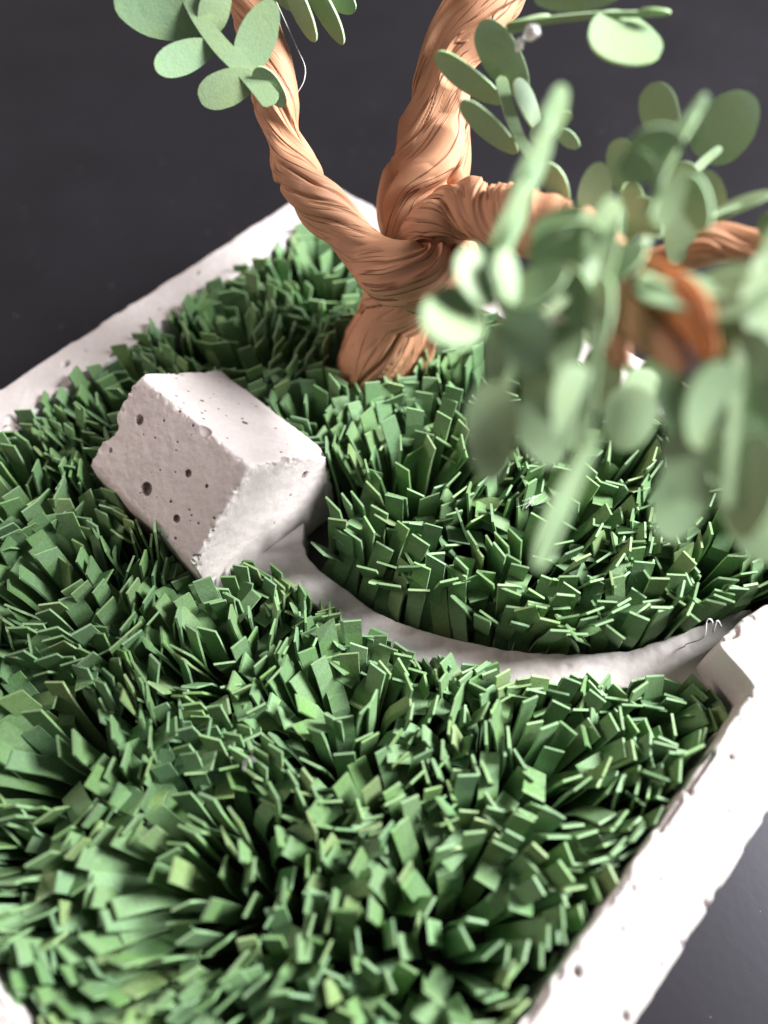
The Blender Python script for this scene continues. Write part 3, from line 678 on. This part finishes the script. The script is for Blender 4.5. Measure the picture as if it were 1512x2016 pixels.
sprig([(1380, 620, 5.0), (1395, 720, 5.0), (1405, 830, 5.0), (1400, 950, 5.0)], 26, [
    (1442, 650, 4.9, 170, 110, 60, 0, 0), (1400, 790, 5.0, 170, 100, 100, -5, 0), (1340, 985, 5.1, 170, 110, 110, -20, 0), (1455, 900, 5.0, 230, 130, 80, -10, 0), (1240, 825, 5.3, 130, 104, 100, -25, 0), (1480, 1020, 5.0, 190, 110, 70, -15, 0),
    (1330, 800, 5.1, 150, 70, 80, -10, 0), (1410, 860, 4.9, 180, 60, 85, 0, 0), (1500, 650, 5.0, 170, 80, 60, 10, 0), (1510, 850, 5.0, 180, 90, 100, 0, 0)])

sprig([(1280, 470, 5.2), (1200, 520, 5.1), (1120, 580, 5.0), (1050, 640, 4.9)], 24, [
    (1205, 520, 5.1, 150, 70, -30, (45,), 0), (1130, 590, 5.0, 150, 80, 60, 15, 0), (1060, 560, 4.9, 130, 70, -30, (40,), 0), (1040, 680, 4.9, 140, 90, 100, 10, 0), (1150, 480, 5.0, 130, 60, 80, (35,), 0), (1100, 440, 4.9, 120, 50, -30, (50,), 0)])
sprig([(1060, 600, 6.4), (1150, 660, 6.4), (1230, 720, 6.3), (1310, 780, 6.2)], 20, [(1110, 690, 6.4, 120, 70, 100, 5, 0), (1185, 745, 6.3, 130, 80, 90, 10, 0), (1150, 610, 6.4, 110, 60, -50, 10, 0), (1260, 790, 6.2, 130, 80, 100, (30,), 0), (1300, 720, 6.2, 100, 56, -40, 10, 0), (1060, 650, 6.4, 110, 60, 90, 20, 0)])
sprig([(1500, 500, 4.6), (1470, 620, 4.55), (1450, 740, 4.5), (1440, 880, 4.5), (1430, 1000, 4.5)], 28, [
    (1490, 740, 4.5, 190, 110, 70, 0, 0), (1400, 800, 4.5, 180, 100, 110, (35,), 0), (1475, 960, 4.5, 210, 112, 100, 10, 0), (1505, 620, 4.5, 170, 90, 80, (35,), 0), (1350, 920, 4.6, 150, 90, 70, -10, 0)])
# ------------------------------------------------------------ glue, fibres
def blob(name, x, y, D, rpx, label, mat=M_glue, sq=(1, 1, 1), seedv=0, parent=None):
    n1, n2 = 18, 28; P = []
    for i in range(n1 + 1):
        a = math.pi * i / n1
        for j in range(n2): b = 2 * math.pi * j / n2; P.append((math.sin(a) * math.cos(b), math.sin(a) * math.sin(b), math.cos(a)))
    P = np.array(P); r = rpx * D / FPX; P *= (1 + .3 * fbm(P * 1.4 + seedv, 3))[:, None]; P *= np.array(sq) * r
    F = [(i * n2 + j, i * n2 + (j + 1) % n2, (i + 1) * n2 + (j + 1) % n2, (i + 1) * n2 + j) for i in range(n1) for j in range(n2)]
    c = at(x, y, D); o = link(name, P, [g[::-1] for g in F], mat); o.location = c
    if parent: adopt(o, parent)
    if label: tag(o, label, 'hot glue', 'drops of clear hot glue')
    return o
blob('glue_drop', 1392, 1330, 8.35, 22, 'clear shiny hot glue drop where the path meets the right rim', sq=(1.2, 1, .6), seedv=3)
blob('glue_drop', 1352, 1318, 8.40, 15, 'thin smeared clear glue film on the path end', sq=(1, 1.6, .4), seedv=8)
blob('glue_drop', 697, 792, 10.2, 13, 'round clear glue bead in front of the trunk foot', seedv=5)
blob('glue', 1046, 62, 6.9, 15, None, sq=(1.2, 1, 1), seedv=12, parent=tree)
blob('glue', 1022, 88, 6.95, 11, None, sq=(.8, .8, 1.2), seedv=15, parent=tree)
blob('glue', 888, 505, 8.45, 18, None, sq=(1.3, 1, .6), seedv=18, parent=tree)
blob('glue', 1085, 640, 5.6, 26, None, sq=(1, 1, 1), seedv=24, parent=tree)
def fibre(pts, rad, label=None, parent=None, n=60, group='stray pale fibres'):
    P = np.array([[*at(*p)] for p in pts]); Cn = crom(P, np.linspace(0, len(P) - 1 - 1e-6, n)); V = []; F = []
    for k in range(n):
        for j in range(5): a = j * 2 * math.pi / 5; V.append(tuple(Cn[k] + rad * np.array(CM @ Vector((math.cos(a), math.sin(a), .3 * math.sin(a * 2))))))
    for k in range(n - 1):
        for j in range(5): F.append((5 * k + j, 5 * k + 5 + j, 5 * k + 5 + (j + 1) % 5, 5 * k + (j + 1) % 5))
    o = link('glue_thread', V, F, M_fibre, parent)
    if label: tag(o, label, 'thread', group)
    return o
fibre([(538, -10, 8.2), (565, 50, 8.2), (585, 95, 8.2), (600, 130, 8.2), (598, 160, 8.2), (583, 186, 8.25)], .006, parent=tree)
fibre([(1350, 1275, 8.4), (1352, 1268, 8.3), (1385, 1255, 8.1), (1392, 1222, 8.0), (1402, 1222, 8.0), (1404, 1245, 8.1), (1412, 1222, 8.0), (1420, 1232, 8.1)], .007, 'curled clear glue string looping above the path end')
def tangle(x, y, D, rpx, label, seed):
    q = random.Random(seed); fibre([(x + q.gauss(0, rpx), y + q.gauss(0, rpx), D + q.gauss(0, .06)) for k in range(14)], .0014, label, n=150)
tangle(1052, 985, 8.15, 11, 'white fluff tangle caught on blade tips left of the dangling stem', 2)
fibre([(480, 1515, 6.6), (482, 1500, 6.55), (492, 1492, 6.5), (500, 1497, 6.5)], .007, 'short curled lilac fibre among the front paper blades', n=30)
